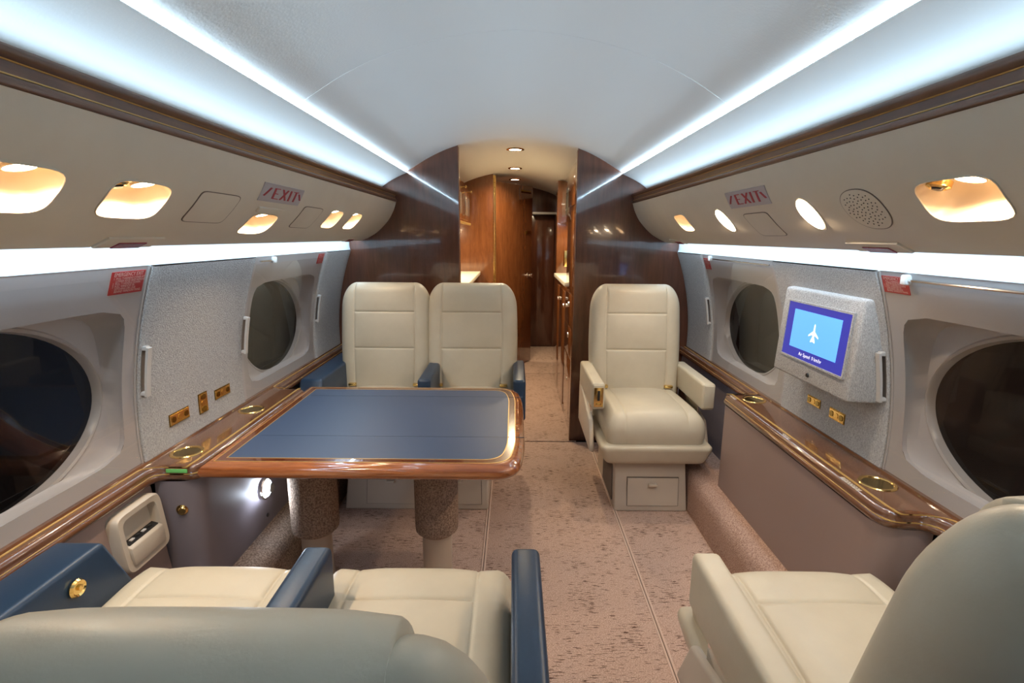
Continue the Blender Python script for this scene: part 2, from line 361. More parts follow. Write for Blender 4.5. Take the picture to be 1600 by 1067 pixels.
# ------------------------------------------------------------------ windows
def window(i, s, yc, ya, yb, rod):
    fn = WL if s < 0 else WR
    root = empty('window_%d' % i, (s*1.09, yc, .62)); tag(root, kind='structure')
    off = Vector((s*1.09, yc, .62))
    def loc(v): return [tuple(Vector(p)-off) for p in v]
    zs = [.600+(1.1765-.600)*k/16 for k in range(17)]
    oc = (ya+yb)/2; oz = .867; oa = (yb-ya)/2-.048; ob = .205
    of = se_at(oc, oz, oa, ob, 9)
    mb = holed(fn, ya, yb, zs, [(oc, (yb-ya)/2, (zs[0]+zs[-1])/2, of)])
    mk('surround', loc(mb.v), mb.f, M_['plastic'], root, ang=50)
    n = 72; A = [2*math.pi*k/n for k in range(n)]
    l0 = [of(q) for q in A]
    sm = se_at(oc, oz, oa-.014, ob-.012, 7); l1 = [sm(q) for q in A]
    ea, eb, ez = .345, .213, .858
    e1 = [(yc+min(oa-.016, ea)*math.cos(q), ez+eb*math.sin(q)) for q in A]
    ov = [(yc+(min(oa-.03, .325))*math.cos(q), ez+.196*math.sin(q)) for q in A]
    XI = 1.083
    v, f = loft([[fn(y, z) for y, z in l0], [(lambda p: (p[0]+s*.012, p[1], p[2]))(fn(y, z)) for y, z in [of(q) for q in A]],
                 [(s*XI, y, z) for y, z in l1], [(s*(XI+.003), y, z) for y, z in e1]])
    mk('recess', loc(v), f, M_['plastic'], root, ang=40)
    v, f = loft([[(s*(XI+.003), y, z) for y, z in e1], [(s*(XI+.001), yc+(y-yc)*.985, ez+(z-ez)*.98) for y, z in e1], [(s*(XI+.004), yc+(y-yc)*1.02, ez+(z-ez)*1.025) for y, z in ov], [(s*(XI+.03), y, z) for y, z in ov]])
    mk('window_ring', loc(v), f, M_['ring'], root, ang=45)
    v, f = loft([[(s*(XI+.022), yc+(y-yc)*1.02, ez+(z-ez)*1.02) for y, z in ov], [(s*(XI+.030), yc+(y-yc)*1.02, ez+(z-ez)*1.02) for y, z in ov]], True, True)
    mk('pane', loc(v), f, M_['glass'], root)
    mk('edge_bead', *(lambda vf: (loc(vf[0]), vf[1]))(tubeg([fn(yb-.003, z, .001) for z in zs], .0035, 8)), M_['ring'], root)
    v, f = plate(fn, rect(ya+.012, yb-.012, .618, 1.150, 12), .0042, .0040, 8); mk('clear_cover', loc(v), f, M_['acrylic'], root, ang=80)
    if rod:
        y0, y1, yclip = rod
        g = tubeg([fn(y0, 1.162, .008), fn(y1, 1.162, .008)], .0035, 8); mk('shade_rod', loc(g[0]), g[1], M_['chrome'], root)
        c = fn(yclip, 1.160, .010); g = boxg(c[0]-.009, c[0]+.009, yclip-.009, yclip+.009, 1.148, 1.172, .004); mk('rod_clip', loc(g[0]), g[1], M_['white'], root)
    return root, loc
W1 = window(1, -1, .985, .600, 1.365, None)
W2 = window(2, -1, 2.300, 1.932, 2.655, (1.96, 2.07, 2.072))
W3 = window(3, 1, 2.310, 1.932, 2.665, (1.95, 2.55, 2.54))
W4 = window(4, 1, .985, .600, 1.365, (.62, 1.27, 1.262))
def pull(wn, s, y, side):
    root, loc = wn; fn = WL if s < 0 else WR
    mb = MB(); zs = [.812+.142*k/8 for k in range(9)]
    v, f = loft([[fn(y-.008, z, .018), fn(y+.008, z, .018), fn(y+.008, z, .025), fn(y-.008, z, .025)][0:4] for z in zs], True, True); mb.add(loc(v), f)
    for z in (.818, .948):
        a, b = fn(y, z, 0), fn(y, z, .020); v, f = boxg(min(a[0], b[0]), max(a[0], b[0]), y-.008, y+.008, z-.006, z+.006, .002); mb.add(loc(v), f)
    mb.build('pull_handle', M_['clear'], root)
    v, f = plate(fn, rect(y-.008, y+.008, .822, .944), .0085, .002); mk('pull_recess', loc(v), f, M_['gapgrey'], root)
pull(W1, -1, 1.385, 1); pull(W2, -1, 1.925, -1); pull(W2, -1, 2.672, 1); pull(W3, 1, 2.690, 1); pull(W4, 1, 1.385, 1)

# fabric side panels between the windows
for s in (-1, 1):
    fn = WL if s < 0 else WR
    for y0, y1 in ((YF, .597), (1.369, 1.929), (2.659 if s < 0 else 2.669, YB)):
        zs = [.600+(1.1755-.600)*k/14 for k in range(15)]
        n = 8; e = .006
        rows = [[fn(y0, z, 0) for z in zs], [fn(y0+.001, z, .004) for z in zs]] + [[fn(y0+e+(y1-y0-2*e)*k/n, z, .007) for z in zs] for k in range(n+1)] + [[fn(y1-.001, z, .004) for z in zs], [fn(y1, z, 0) for z in zs]]
        mk('fabric_panel', *loft(rows, closed=False), M_['fabric'], WALLS[s], ang=60)

# ------------------------------------------------------------------ side ledges
def fillet(pts, rs, m=6):
    out = []
    for i, p in enumerate(pts):
        p = Vector(p)
        if i == 0 or i == len(pts)-1 or not rs[i]: out.append(p); continue
        a, b = Vector(pts[i-1])-p, Vector(pts[i+1])-p
        r = min(rs[i], a.length*.49, b.length*.49)
        q0, q1 = p+a.normalized()*r, p+b.normalized()*r
        for k in range(m+1):
            t = k/m; out.append(q0*(1-t)**2+p*2*t*(1-t)+q1*t*t)
    return out
ZL = .611
def path_norm(path):
    out = []
    for i, p in enumerate(path):
        d = (path[min(i+1, len(path)-1)]-path[max(i-1, 0)]).normalized(); out.append(Vector((d.y, -d.x)))    # to +x when going +y
    return out
def sweep(path, s, prof, closed=True):
    nn = path_norm(path)
    return loft([[(s*(p.x+n.x*d), p.y, z) for d, z in prof] for p, n in zip(path, nn)], closed, closed, closed)
LEDGE = {}
for s, lab, pts, rs in ((-1, 'left', [(1.008, YF), (1.008, 1.352), (.888, 1.352), (.888, 2.13), (1.008, 2.13), (1.008, YB)], [0, .035, .045, .03, .03, 0]),
                        (1, 'right', [(1.008, YF), (1.008, 1.128), (.893, 1.128), (.893, 2.095), (1.008, 2.095), (1.008, YB)], [0, .05, .085, .012, .012, 0])):
    path = fillet(pts, rs, 8)
    root = empty('side_ledge', (s*1.0, 1.5, 0)); off = Vector((s*1.0, 1.5, 0)); LEDGE[s] = (root, off)
    tag(root, 'polished wood ledge under the windows on the %s wall' % lab + (', beside the blue table' if s < 0 else ', below the video screen'), 'ledge')
    nn = path_norm(path)
    prof = [(.018, ZL-.044), (.006, ZL-.043), (.001, ZL-.037), (0, ZL-.030), (.003, ZL-.023), (.0065, ZL-.020), (.0065, ZL-.011), (.009, ZL-.005), (.015, ZL-.001), (.021, ZL)]
    loops = []
    for p, n in zip(path, nn):
        loops.append([(s*min(p.x+n.x*d, 1.06), p.y+n.y*d, z) for d, z in prof]+[(s*1.062, p.y+n.y*.021, ZL), (s*1.062, p.y+n.y*.021, ZL-.02)])
    v, f = loft(loops, True, True, False)
    mk('ledge_board', [tuple(Vector(p)-off) for p in v], f, M_['ledgewood'], root, ang=50)
    for d0, d1, z0 in ((.029, .0365, ZL), (.0040, .0090, ZL-.0215)):
        pr = [(d0, z0-.002), (d0, z0+.0012), (d1, z0+.0012), (d1, z0-.002)]
        v, f = sweep(path, s, pr); mk('brass_inlay', [tuple(Vector(p)-off) for p in v], f, M_['inlay'], root)
    mk('back_strip', [tuple(Vector(p)-off) for p in extr([(1.042, ZL), (1.044, ZL+.007), (1.062, ZL+.008), (1.062, ZL)], YF, YB, s, True)[0]], extr([(0, 0)]*4, 0, 1, 1, True)[1], M_['ledgewood'], root)
    for yc in ((1.455, 1.845) if s < 0 else (1.287, 2.015)):
        c = Vector((s*.985, yc, ZL))-off
        r = .040
        cup = mk('cup_holder', *latheg([(r-.004, -.03), (r-.004, .0005), (r-.002, .003), (r+.004, .003), (r+.006, .0008), (r+.006, -.002)], c, (0, 0, 1), 40), M_['gold'], root)
        mk('cup_bottom', *latheg([(.0, .0004), (r-.005, .0004), (r-.003, -.004)], c, (0, 0, 1), 40), M_['golddark'], cup)
rootR, offR = LEDGE[1]
def print_lines(y0, y1, n, x0, dx, z):     # illegible rows of fine print
    mb = MB()
    for k in range(n):
        yy = y0; 
        while yy < y1-(.012 if k == n-1 else 0):
            l = random.uniform(.005, .012); mb.box(x0+dx*k, x0+dx*k+abs(dx)*.45, yy, min(yy+l, y1), z, z+.0006); yy += l+.0025
    return mb
for y0, y1, n in ((1.245, 1.325, 4), (1.60, 1.645, 3), (2.02, 2.075, 3)):
    mb = print_lines(y0, y1, n, .9155, -.0038, ZL-.0005); mb.v = [tuple(Vector(p)-offR) for p in mb.v]
    mb.build('fine_print', M_['print'], rootR)
rootL, offL = LEDGE[-1]
v, f = boxg(-.985, -.925, 1.3555, 1.3588, ZL-.0195, ZL-.009, .0005); mk('green_tag', [tuple(Vector(p)-offL) for p in v], f, M_['green'], rootL)

# ------------------------------------------------------------------ lower side walls, consoles, carpeted ducts
ZT = ZL-.045
for s in (-1, 1):
    side = 'left' if s < 0 else 'right'
    y1 = 1.352 if s < 0 else 1.128
    mk('lower_panel', *extr([(1.030, ZT), (1.022, .50), (.995, .25), (.985, 0)], YF, y1-.004, s), M_['mauve'], WALLS[s])
    mk('lower_panel', *extr([(1.030, ZT), (1.020, .40), (1.0, 0)], 2.13 if s < 0 else 2.095, YB, s), M_['mauvedark'], WALLS[s])
    mk('carpet_duct', *extr([(.822, -.004), (.826, .12), (.834, .160), (.848, .175), (.90, .196), (1.06, .2), (1.06, -.004)], y1+.05 if s < 0 else .75, YB, s, True, ), M_['loop'] if s < 0 else M_['looppink'], WALLS[s], ang=50)
    # console: body swept along the wide part of the ledge
    ye = 2.125 if s < 0 else 2.088
    p = fillet([(1.022, y1+.004), (.900, y1+.006 if s < 0 else y1+.014), (.900, ye), (1.05, ye)], [0, .10 if s > 0 else .085, .006, 0], 10)
    root = empty('side_console', (s*.95, 1.6, 0)); off = Vector((s*.95, 1.6, 0))
    tag(root, ('slate vinyl console with a lit round lamp under the blue table' if s < 0 else 'smooth mauve vinyl console below the ledge with the video screen'), 'console')
    zz = [ZT-.001, .50, .40, .30, .19]
    loops = [[(s*(q.x-(.0 if s > 0 else -.012*(ZT-z)/.4)), q.y, z) for q in p] for z in zz]
    v, f = loft(loops, closed=False); mk('console_panel', [tuple(Vector(a)-off) for a in v], f, M_['mauve' if s > 0 else 'mauvedark'], root, ang=50)
    if s < 0:
        g = MB(); g.cyl(Vector((-.955, 1.364, .475))-off, .018, .016, (.35, -1, 0), 24, .013, .003); g.build('brass_knob', M_['gold'], root)
        c = Vector((-.8895, 1.69, .372))-off
        lampo = mk('lamp_ring', *latheg([(.040, 0), (.040, .012), (.034, .016), (.030, .013)], c, (1, 0, 0), 32), M_['chrome'], root)
        mk('lamp_lens', *latheg([(.0315, .004), (.030, .018), (.018, .021), (0, .022)], c, (1, 0, 0), 32), M_['push'], lampo)
        v, f = latheg([(.034, .012), (.033, .0225), (.0, .0245)], c, (1, 0, 0), 32)
        v = [q for q in v]; mb = MB()
        mb.add(*latheg([(.018, .018), (.017, .0255), (0, .027)], c+Vector((0, .018, -.008)), (1, 0, 0), 20)); mb.build('lamp_swivel', M_['chrome'], lampo)
        area('push_lamp', (-.860, 1.685, .372), (1, 0, -.25), .05, .05, .5, (.72, .85, 1), 'DISK')
        area('push_lamp_glow', (-.868, 1.650, .366), (-.6, -1, -.3), .02, .02, .06, (.72, .85, 1), 'DISK')
        mk('keyhole', *latheg([(.007, 0), (.007, .003), (0, .003)], Vector((-.887, 1.70, .262))-off, (1, 0, 0), 16), M_['black'], root)
# control niches below the ledges
def niche(s, y0, y1, z0, z1, lab):
    X = lambda z: lerp_tab([(.25, .995), (.50, 1.022), (.58, 1.03)], z)
    root = empty('control_niche', (s*X(z0), (y0+y1)/2, z0)); off = Vector((s*X(z0), (y0+y1)/2, z0))
    tag(root, lab, 'control panel', 'control niches')
    def P(y, z, o): return Vector((s*(X(z)-o), y, z))-off
    ym, zm = (y0+y1)/2, (z0+z1)/2
    o_ = rrect(y0, y1, z0, z1, 7, 40); i_ = rrect(y0+.020, y1-.020, z0+.02, z1-.018, 7, 40)
    v, f = loft([[P(y, z, -.002) for y, z in o_], [P(y, z, .024) for y, z in o_], [P(ym+(y-ym)*.96, zm+(z-zm)*.96, .029) for y, z in o_], [P(y, z, .027) for y, z in i_], [P(ym+(y-ym)*.95, zm+(z-zm)*.95, .0025) for y, z in i_]], False, True)
    mk('bezel', v, f, M_['shell'], root, ang=50)
    pts = [P(y0+.022, z0+.02, .003), P(y1-.022, z0+.02, .003), P(y1-.022, z0+.02, .034), P(y0+.022, z0+.02, .034)]
    pts += [P(y0+.022, zm-.002, .003), P(y1-.022, zm-.002, .003), P(y1-.022, zm-.012, .034), P(y0+.022, zm-.012, .034)]
    mk('switch_shelf', *hexg(pts, .004), M_['shell'], root)
    z = zm-.0065
    pts = [P(y0+.030, z+.001, .007), P(y1-.028, z+.001, .007), P(y1-.028, z-.004, .024), P(y0+.030, z-.004, .024)]
    pts += [q+Vector((0, 0, .005)) for q in pts]
    st_ = mk('switch_strip', *hexg(pts), M_['black'], root)
    for k in range(4):
        y = y0+.05+k*(y1-y0-.1)/3; c = P(y, z+.0035, .0155)
        mk('switch', *boxg(c.x-.004, c.x+.004, c.y-.007, c.y+.007, c.z-.002, c.z+.0025, .001), M_['black'] if k % 2 else M_['clear'], st_)
niche(-1, 1.172, 1.338, .388, .550, 'beige control niche with black switches by the near left window')
niche(1, .955, 1.105, .400, .545, 'beige control niche half hidden behind the near right seat')

# ------------------------------------------------------------------ table
T = empty('folding_table', (-.45, 1.73, 0)); tag(T, 'folding table with navy leather top and glossy mahogany rim', 'table'); to = Vector((-.45, 1.73, 0))
TX0, TX1, TY0, TY1, TZ = -.884, .040, 1.338, 2.135, .622
def tloop(d):
    pts = [(TX0+d, TY0+d), (TX1-.022-d, TY0+d), (TX1-d, TY0+.16), (TX1-d, TY1-.16), (TX1-.022-d, TY1-d), (TX0+d, TY1-d)]
    base = fillet(pts+[pts[0]], [0, .07-d*.35, .15, .15, .07-d*.35, 0, 0], 8)[:-1]
    return base
def tl(d, z): return [(p.x-to.x, p.y-to.y, z) for p in tloop(d)]
v, f = loft([tl(.03, TZ-.042), tl(.010, TZ-.041), tl(.003, TZ-.034), tl(0, TZ-.024), tl(.002, TZ-.014), tl(.008, TZ-.006), tl(.014, TZ-.004), tl(.016, TZ-.0015), tl(.022, TZ), tl(.054, TZ)], True, True)
mk('tabletop_rim', v, f, M_['rimwood'], T, ang=50)
mk('leather_inlay', *loft([tl(.056, TZ-.004), tl(.056, TZ+.0006), tl(.060, TZ+.0010)], False, True), M_['tableblue'], T)
for d0, d1 in ((.0535, .0565), (.030, .0325)):
    mk('brass_line', *loft([tl(d0, TZ-.001), tl(d0, TZ+.0011), tl(d1, TZ+.0011), tl(d1, TZ-.001)]), M_['inlay'], T)
mk('rim_band', *loft([tl(.0325, TZ-.001), tl(.0325, TZ+.0007), tl(.0535, TZ+.0007), tl(.0535, TZ-.001)]), mat('band_mahogany', (.085, .024, .010), .15, coat=1, col2=(.17, .050, .018), vscale=(1, 6, 6), vfreq=12, vdetail=6, vlo=.3, vhi=.7, distort=.5), T)
for yy in (1.565, 1.99):
    mk('leaf_joint', *boxg(TX0+.07-to.x, TX1-.002-to.x, yy-.0010-to.y, yy+.0010-to.y, TZ-.001, TZ+.0014), M_['blue'], T)
for xx, r in ((-.277, .079), (-.726, .084)):
    leg = mk('leg', *latheg([(0, .0), (.058, .0), (.058, .004), (.054, .008), (.054, .2), (0, .2)], (xx-to.x, 0, 0), (0, 0, 1), 36), M_['tube'], T)
    mk('leg_sleeve', *latheg([(0, .19), (r-.012, .19), (r-.002, .20), (r, .22), (r, TZ-.045), (0, TZ-.045)], (xx-to.x, 0, 0), (0, 0, 1), 40), M_['loop'], leg)

# ------------------------------------------------------------------ seats
def pillow(wd, h, rt, rb, re, Tf, Tb, su=(), sv=(), crown=.0, crownb=0, g=.004, puff=.005, nu=26, nv=34, reb=None, su0=None):
    """upholstered pad: returns grid points as (x, height, depth) front and back + faces"""
    rt = rt if isinstance(rt, tuple) else (rt, rt)
    us = [math.sin(math.pi/2*(2*k/nu-1)) for k in range(nu+1)]
    for a in su:
        for b in (-.05, -.026, -.013, 0, .013, .026, .05): us.append(a+b)
    us = sorted(u for u in us if -1 <= u <= 1); us = [u for i, u in enumerate(us) if i == 0 or u-us[i-1] > .006 or abs(u) == 1]
    vs_ = [h*(.5+.5*math.sin(math.pi/2*(2*k/nv-1))) for k in range(nv+1)]
    for a in sv:
        for b in (-.012, -.006, -.003, 0, .003, .006, .012): vs_.append(a+b)
    vs_ = sorted(vs_); vs_ = [q for i, q in enumerate(vs_) if i == 0 or i == len(vs_)-1 or q-vs_[i-1] > .0014]
    def hw(v):
        if v > h-rt[1]: return wd/2-rt[0]+rt[0]*math.sqrt(max(0, 1-((v-h+rt[1])/rt[1])**2))
        if v < rb: return wd/2-rb+math.sqrt(max(0, rb*rb-(rb-v)**2))
        return wd/2
    def dist(x, v):
        x = abs(x); rx, rz = rt if v > h/2 else (rb, rb); vd = h-v if v > h/2 else v
        dx = wd/2-x
        if dx < rx and vd < rz: return min(max(0, 1-math.hypot((rx-dx)/rx, (rz-vd)/rz))*min(rx, rz), dx, vd)
        return max(0, min(dx, vd))
    F, B = [], []; SU = su0 or (max(su) if su else .6)
    for v in vs_:
        fr, br = [], []
        for u in us:
            x = u*wd/2 if abs(u) <= SU else math.copysign(SU*wd/2+(abs(u)-SU)/(1-SU)*max(0, hw(v)-SU*wd/2), u); e = min(dist(x, v)/re, 1); sh = math.sqrt(1-(1-e)**2)
            cr_ = (1-u*u)*(1-(2*v/h-1)**2)
            dseam = min([abs(u-a)*wd/2 for a in su]+[abs(v-a) if (not su or abs(u) <= max(su)+.02) else 9 for a in sv]+[9])
            gr = -g*math.exp(-(dseam/.0035)**2) + (puff*(1-math.exp(-(dseam/.035)**2)) if dseam < 5 else puff)
            dsb = min([abs(u-a)*wd/2 for a in su]+[9])
            gb = -g*1.3*math.exp(-(dsb/.003)**2)
            fr.append((x, v, (Tf+crown*cr_)*sh+gr*sh)); e2 = min(dist(x, v)/(reb or re), 1); sb = math.sqrt(1-(1-e2)**2); br.append((x, v, -(Tb+crownb*cr_)*sb-gb*sb))
        F.append(fr); B.append(br)
    nU = len(us); pts = [p for r in F for p in r]+[p for r in B for p in r]; f = []; o = len(us)*len(vs_)
    for i in range(len(vs_)-1):
        for k in range(nU-1):
            a = i*nU+k; f.append((a, a+1, a+nU+1, a+nU)); f.append((o+a, o+a+nU, o+a+nU+1, o+a+1))
    return pts, f
BACK = pillow(.462, .615, (.078, .125), .045, .055, .060, .055, su=(-.66, .66), sv=(.265, .455), crown=.012, crownb=.02)
BACKW = pillow(.470, .615, (.0795, .17), .045, .070, .060, .075, su=(-.66, .66), sv=(.265, .455), crown=.012, crownb=.025)
CUSH = pillow(.452, .52, .045, .04, .060, .075, .075, reb=.022, su=(-.62, .62), sv=(), crown=.016)
CUSHN = pillow(.455, .52, .035, .04, .060, .075, .075, reb=.022, su=(-.62, .62), sv=(.36,), crown=.016)
def seatbits(root, xo, fy, recline, near, mats, wide=False, zback=.405, yb=-.215, dx=0):
    lea = mats
    def P(x, y, z): return (xo+x, fy*y, z)
    pts, f = CUSHN if near else CUSH
    # cushion: height axis runs rear -> front, slight rise to the front, front roll
    out = []
    for x, v, d in pts:
        y = -.24+v; droop = -.020*max(0, (v-.40)/.12)**2
        out.append(P(x, y, .392+.035*v+d+droop))
    mk('seat_cushion', out, f, lea, root, ang=70)
    pts, f = BACKW if wide else BACK
    c, s_ = math.cos(recline), math.sin(recline); out = []
    for x, v, d in pts:
        bend = .03*(v/.615)**2
        x2 = x*(1+.05*math.sin(math.pi*min(1, v/.615)))
        y, z = d+bend, v
        out.append(P(x2+dx, yb+y*c-z*s_, zback+z*c+y*s_))
    return mk('backrest', out, f, lea, root, ang=70)
def armrest(root, xc, fy, m, y0=-.27, y1=.135, z0=.475, z1=.602, wdt=.060, name='armrest', tilt=.0, r=.014):
    v, f = hexg([(xc-wdt/2, fy*y0, z0-tilt), (xc+wdt/2, fy*y0, z0-tilt), (xc+wdt/2, fy*y1, z0), (xc-wdt/2, fy*y1, z0), (xc-wdt/2, fy*y0, z1-tilt), (xc+wdt/2, fy*y0, z1-tilt), (xc+wdt/2, fy*y1, z1), (xc-wdt/2, fy*y1, z1)], r, 4)
    return mk(name, v, f, m, root, ang=50)
def single(name, X0, Yc, fy, recline, near, label, wide=False, **kw):
    root = empty(name, (X0, Yc, 0)); tag(root, label, 'seat', 'single cream seats')
    lea, sh = M_['leather'], M_['shell']; AO = 0 if near else .045
    # pedestal base, sloping front, drawer
    v, f = hexg([(-.170, fy*.245, 0), (.170, fy*.245, 0), (.170, fy*-.24, 0), (-.170, fy*-.24, 0), (-.170, fy*.205, .25), (.160, fy*.205, .25), (.170, fy*-.24, .25), (-.170, fy*-.24, .25)], .008, 3)
    base = mk('base', v, f, sh, root, ang=40)
    v, f = hexg([(-.110, fy*.238, .030), (.125, fy*.238, .030), (.125, fy*.20, .030), (-.110, fy*.20, .030), (-.110, fy*.2235, .160), (.125, fy*.2235, .160), (.125, fy*.19, .160), (-.110, fy*.19, .160)], 0)
    v = [(x, y+fy*.0065, z) for x, y, z in v]
    mk('drawer_gap', *hexg([(x*1.025, y-fy*.0035, z+(.003 if z > .1 else -.003)) for x, y, z in v]), M_['gapgrey'], base)
    dr = mk('drawer', v, f, sh, root, ang=40)
    mk('handle', *boxg(-.016, .024, *sorted((fy*.230, fy*.252)), .126, .138, .004), sh, dr)
    v, f = hexg([(-.176, fy*.19, .03), (-.171, fy*.19, .03), (-.171, fy*-.05, .03), (-.176, fy*-.05, .03), (-.176, fy*.17, .2), (-.171, fy*.17, .2), (-.171, fy*-.05, .2), (-.176, fy*-.05, .2)]); mk('side_vent', v, f, M_['gapgrey'], base)
    # seat pan
    v, f = hexg([(-.225, fy*.275, .245), (.225, fy*.275, .245), (.225, fy*-.26, .245), (-.225, fy*-.26, .245), (-.258, fy*.305, .345), (.258, fy*.305, .345), (.258, fy*-.27, .345), (-.258, fy*-.27, .345)], .028, 5)
    mk('seat_pan', v, f, lea, root, ang=50)
    seatbits(root, 0, fy, recline, near, lea, wide, **kw)
    for sx in (-1, 1):
        a = armrest(root, sx*.254, fy, lea, y1=.135+AO)
        # side panel running from behind the arm down to the pan
        xs = sx*.272
        v, f = hexg([(xs-.012, fy*.17, .26), (xs+.012, fy*.17, .26), (xs+.012, fy*-.27, .27), (xs-.012, fy*-.27, .27), (xs-.012, fy*.10, .40), (xs+.012, fy*.10, .40), (xs+.012, fy*-.27, .50), (xs-.012, fy*-.27, .50)], .009, 3)
        mk('side_panel', v, f, sh, root, ang=50)
        mk('arm_hinge', *boxg(xs-sx*.012-.008, xs-sx*.012+.008, *sorted((fy*-.24, fy*.05)), .40, .485, .003), M_['chrome'], root)
        pl_ = mk('end_plate', *boxg(sx*.254-.0225, sx*.254+.0225, *sorted((fy*(.132+AO), fy*(.1385+AO))), .487, .592, .002), lea, a)
        if sx*fy > 0 and near or (not near and sx < 0):
            pl2 = mk('ashtray_plate', *boxg(sx*.254-.021, sx*.254+.021, *sorted((fy*(.137+AO), fy*(.141+AO))), .490, .582, .0012), M_['gold'], a)
            mk('ashtray_slot', *boxg(sx*.254-.006, sx*.254+.006, *sorted((fy*(.140+AO), fy*(.1418+AO))), .520, .568, .001), M_['dark'], a)
            mk('ashtray_button', *boxg(sx*.254-.013, sx*.254+.013, *sorted((fy*(.140+AO), fy*(.143+AO))), .498, .508, .001), M_['gold'], a)
    for sx in (-1, 1):
        mk('belt_buckle', *boxg(sx*.17-.022, sx*.17+.022, *sorted((fy*-.185, fy*-.148)), .482, .496, .004), M_['gold'], root)
    return root
single('club_seat', .648, 2.45, -1, .19, False, 'single cream leather seat facing the camera against the dark wood partition')
single('club_seat', .668, .855, 1, .31, True, 'single cream leather seat at the near right, seen from behind', wide=True, dx=.030, zback=.390)

def double(Yc, fy, recline, near, label, wide=False, **kw):
    X0 = -.445; root = empty('double_seat', (X0, Yc, 0)); tag(root, label, 'seat', 'double cream seats with blue armrests')
    lea, sh = M_['leather'], M_['shell']
    xL, xR = -.782-X0, -.112-X0
    v, f = hexg([(xL, fy*.245, 0), (xR, fy*.245, 0), (xR, fy*-.24, 0), (xL, fy*-.24, 0), (xL+.02, fy*.200, .25), (xR, fy*.200, .25), (xR, fy*-.24, .25), (xL, fy*-.24, .25)], .008, 3)
    base = mk('base', v, f, sh, root, ang=40)
    for xc in (-.567-X0, -.255-X0):
        v, f = hexg([(xc-.112, fy*.238, .030), (xc+.112, fy*.238, .030), (xc+.112, fy*.20, .030), (xc-.112, fy*.20, .030), (xc-.108, fy*.2175, .165), (xc+.108, fy*.2175, .165), (xc+.108, fy*.19, .165), (xc-.108, fy*.19, .165)], 0)
        v = [(x, y+fy*.007, z) for x, y, z in v]
        mk('drawer_gap', *hexg([(xc+(x-xc)*1.025, y-fy*.0035, z+(.003 if z > .1 else -.003)) for x, y, z in v]), M_['gapgrey'], base)
        dr = mk('drawer', v, f, sh, root); mk('handle', *boxg(xc-.02, xc+.02, *sorted((fy*.226, fy*.248)), .132, .143, .004), sh, dr)
    v, f = hexg([(-.44, fy*.275, .25), (.43, fy*.275, .25), (.43, fy*-.26, .25), (-.44, fy*-.26, .25), (-.455, fy*.30, .345), (.455, fy*.30, .345), (.455, fy*-.27, .345), (-.455, fy*-.27, .345)], .028, 5)
    mk('seat_pan', v, f, lea, root, ang=50)
    for k, xo in enumerate((.225, -.232)):
        seatbits(root, xo, fy, recline[k], near, lea, wide, **kw)
        for sx in (-1, 1): mk('belt_buckle', *boxg(xo+sx*.17-.02, xo+sx*.17+.02, *sorted((fy*-.185, fy*-.150)), .482, .496, .004), M_['gold'], root)
    armrest(root, .03-X0, fy, M_['blue'], wdt=.060, y1=.14 if not near else .145, z0=.40)
    armrest(root, -.4165-X0, fy, M_['blue'], wdt=.062, y1=.14 if not near else .145, z0=.42)
    for xa in (.03-X0, -.4165-X0):
        mk('arm_side', *boxg(xa-.022, xa+.022, *sorted((fy*-.26, fy*.10)), .27, .43, .006), M_['mauvedark'], root)
    # wall-side armrest box with sloping end
    xi, xo_ = -.885-X0, -.990-X0
    v, f = hexg([(xi+.012, fy*-.42, .40), (xo_, fy*-.42, .40), (xo_, fy*.235, .40), (xi+.012, fy*.235, .40), (xi, fy*-.42, .602), (xo_, fy*-.42, .602), (xo_, fy*.150, .602), (xi, fy*.150, .602)], .012, 4)
    wa = mk('wall_armrest', v, f, M_['blue'], root, ang=50)
    if not near: return root
    c = (xi+.003, fy*.060, .555)
    kb = mk('recline_knob', *latheg([(.0, .002), (.017, .002), (.019, .006), (.016, .011), (.012, .008), (0, .008)], c, (1, 0, 0), 28), M_['gold'], wa)
    mk('button', *latheg([(.006, .008), (.006, .012), (0, .013)], (c[0], c[1]+.003, c[2]), (1, 0, 0), 16), M_['gold'], kb)
    return root
double(2.45, -1, (.19, .19), False, 'cream double seat with blue armrests facing the camera behind the table')
double(.855, 1, (.50, .50), True, 'cream double seat with blue armrests at the near left, backrest towards the camera', dx=-.022, yb=-.28, wide=True)

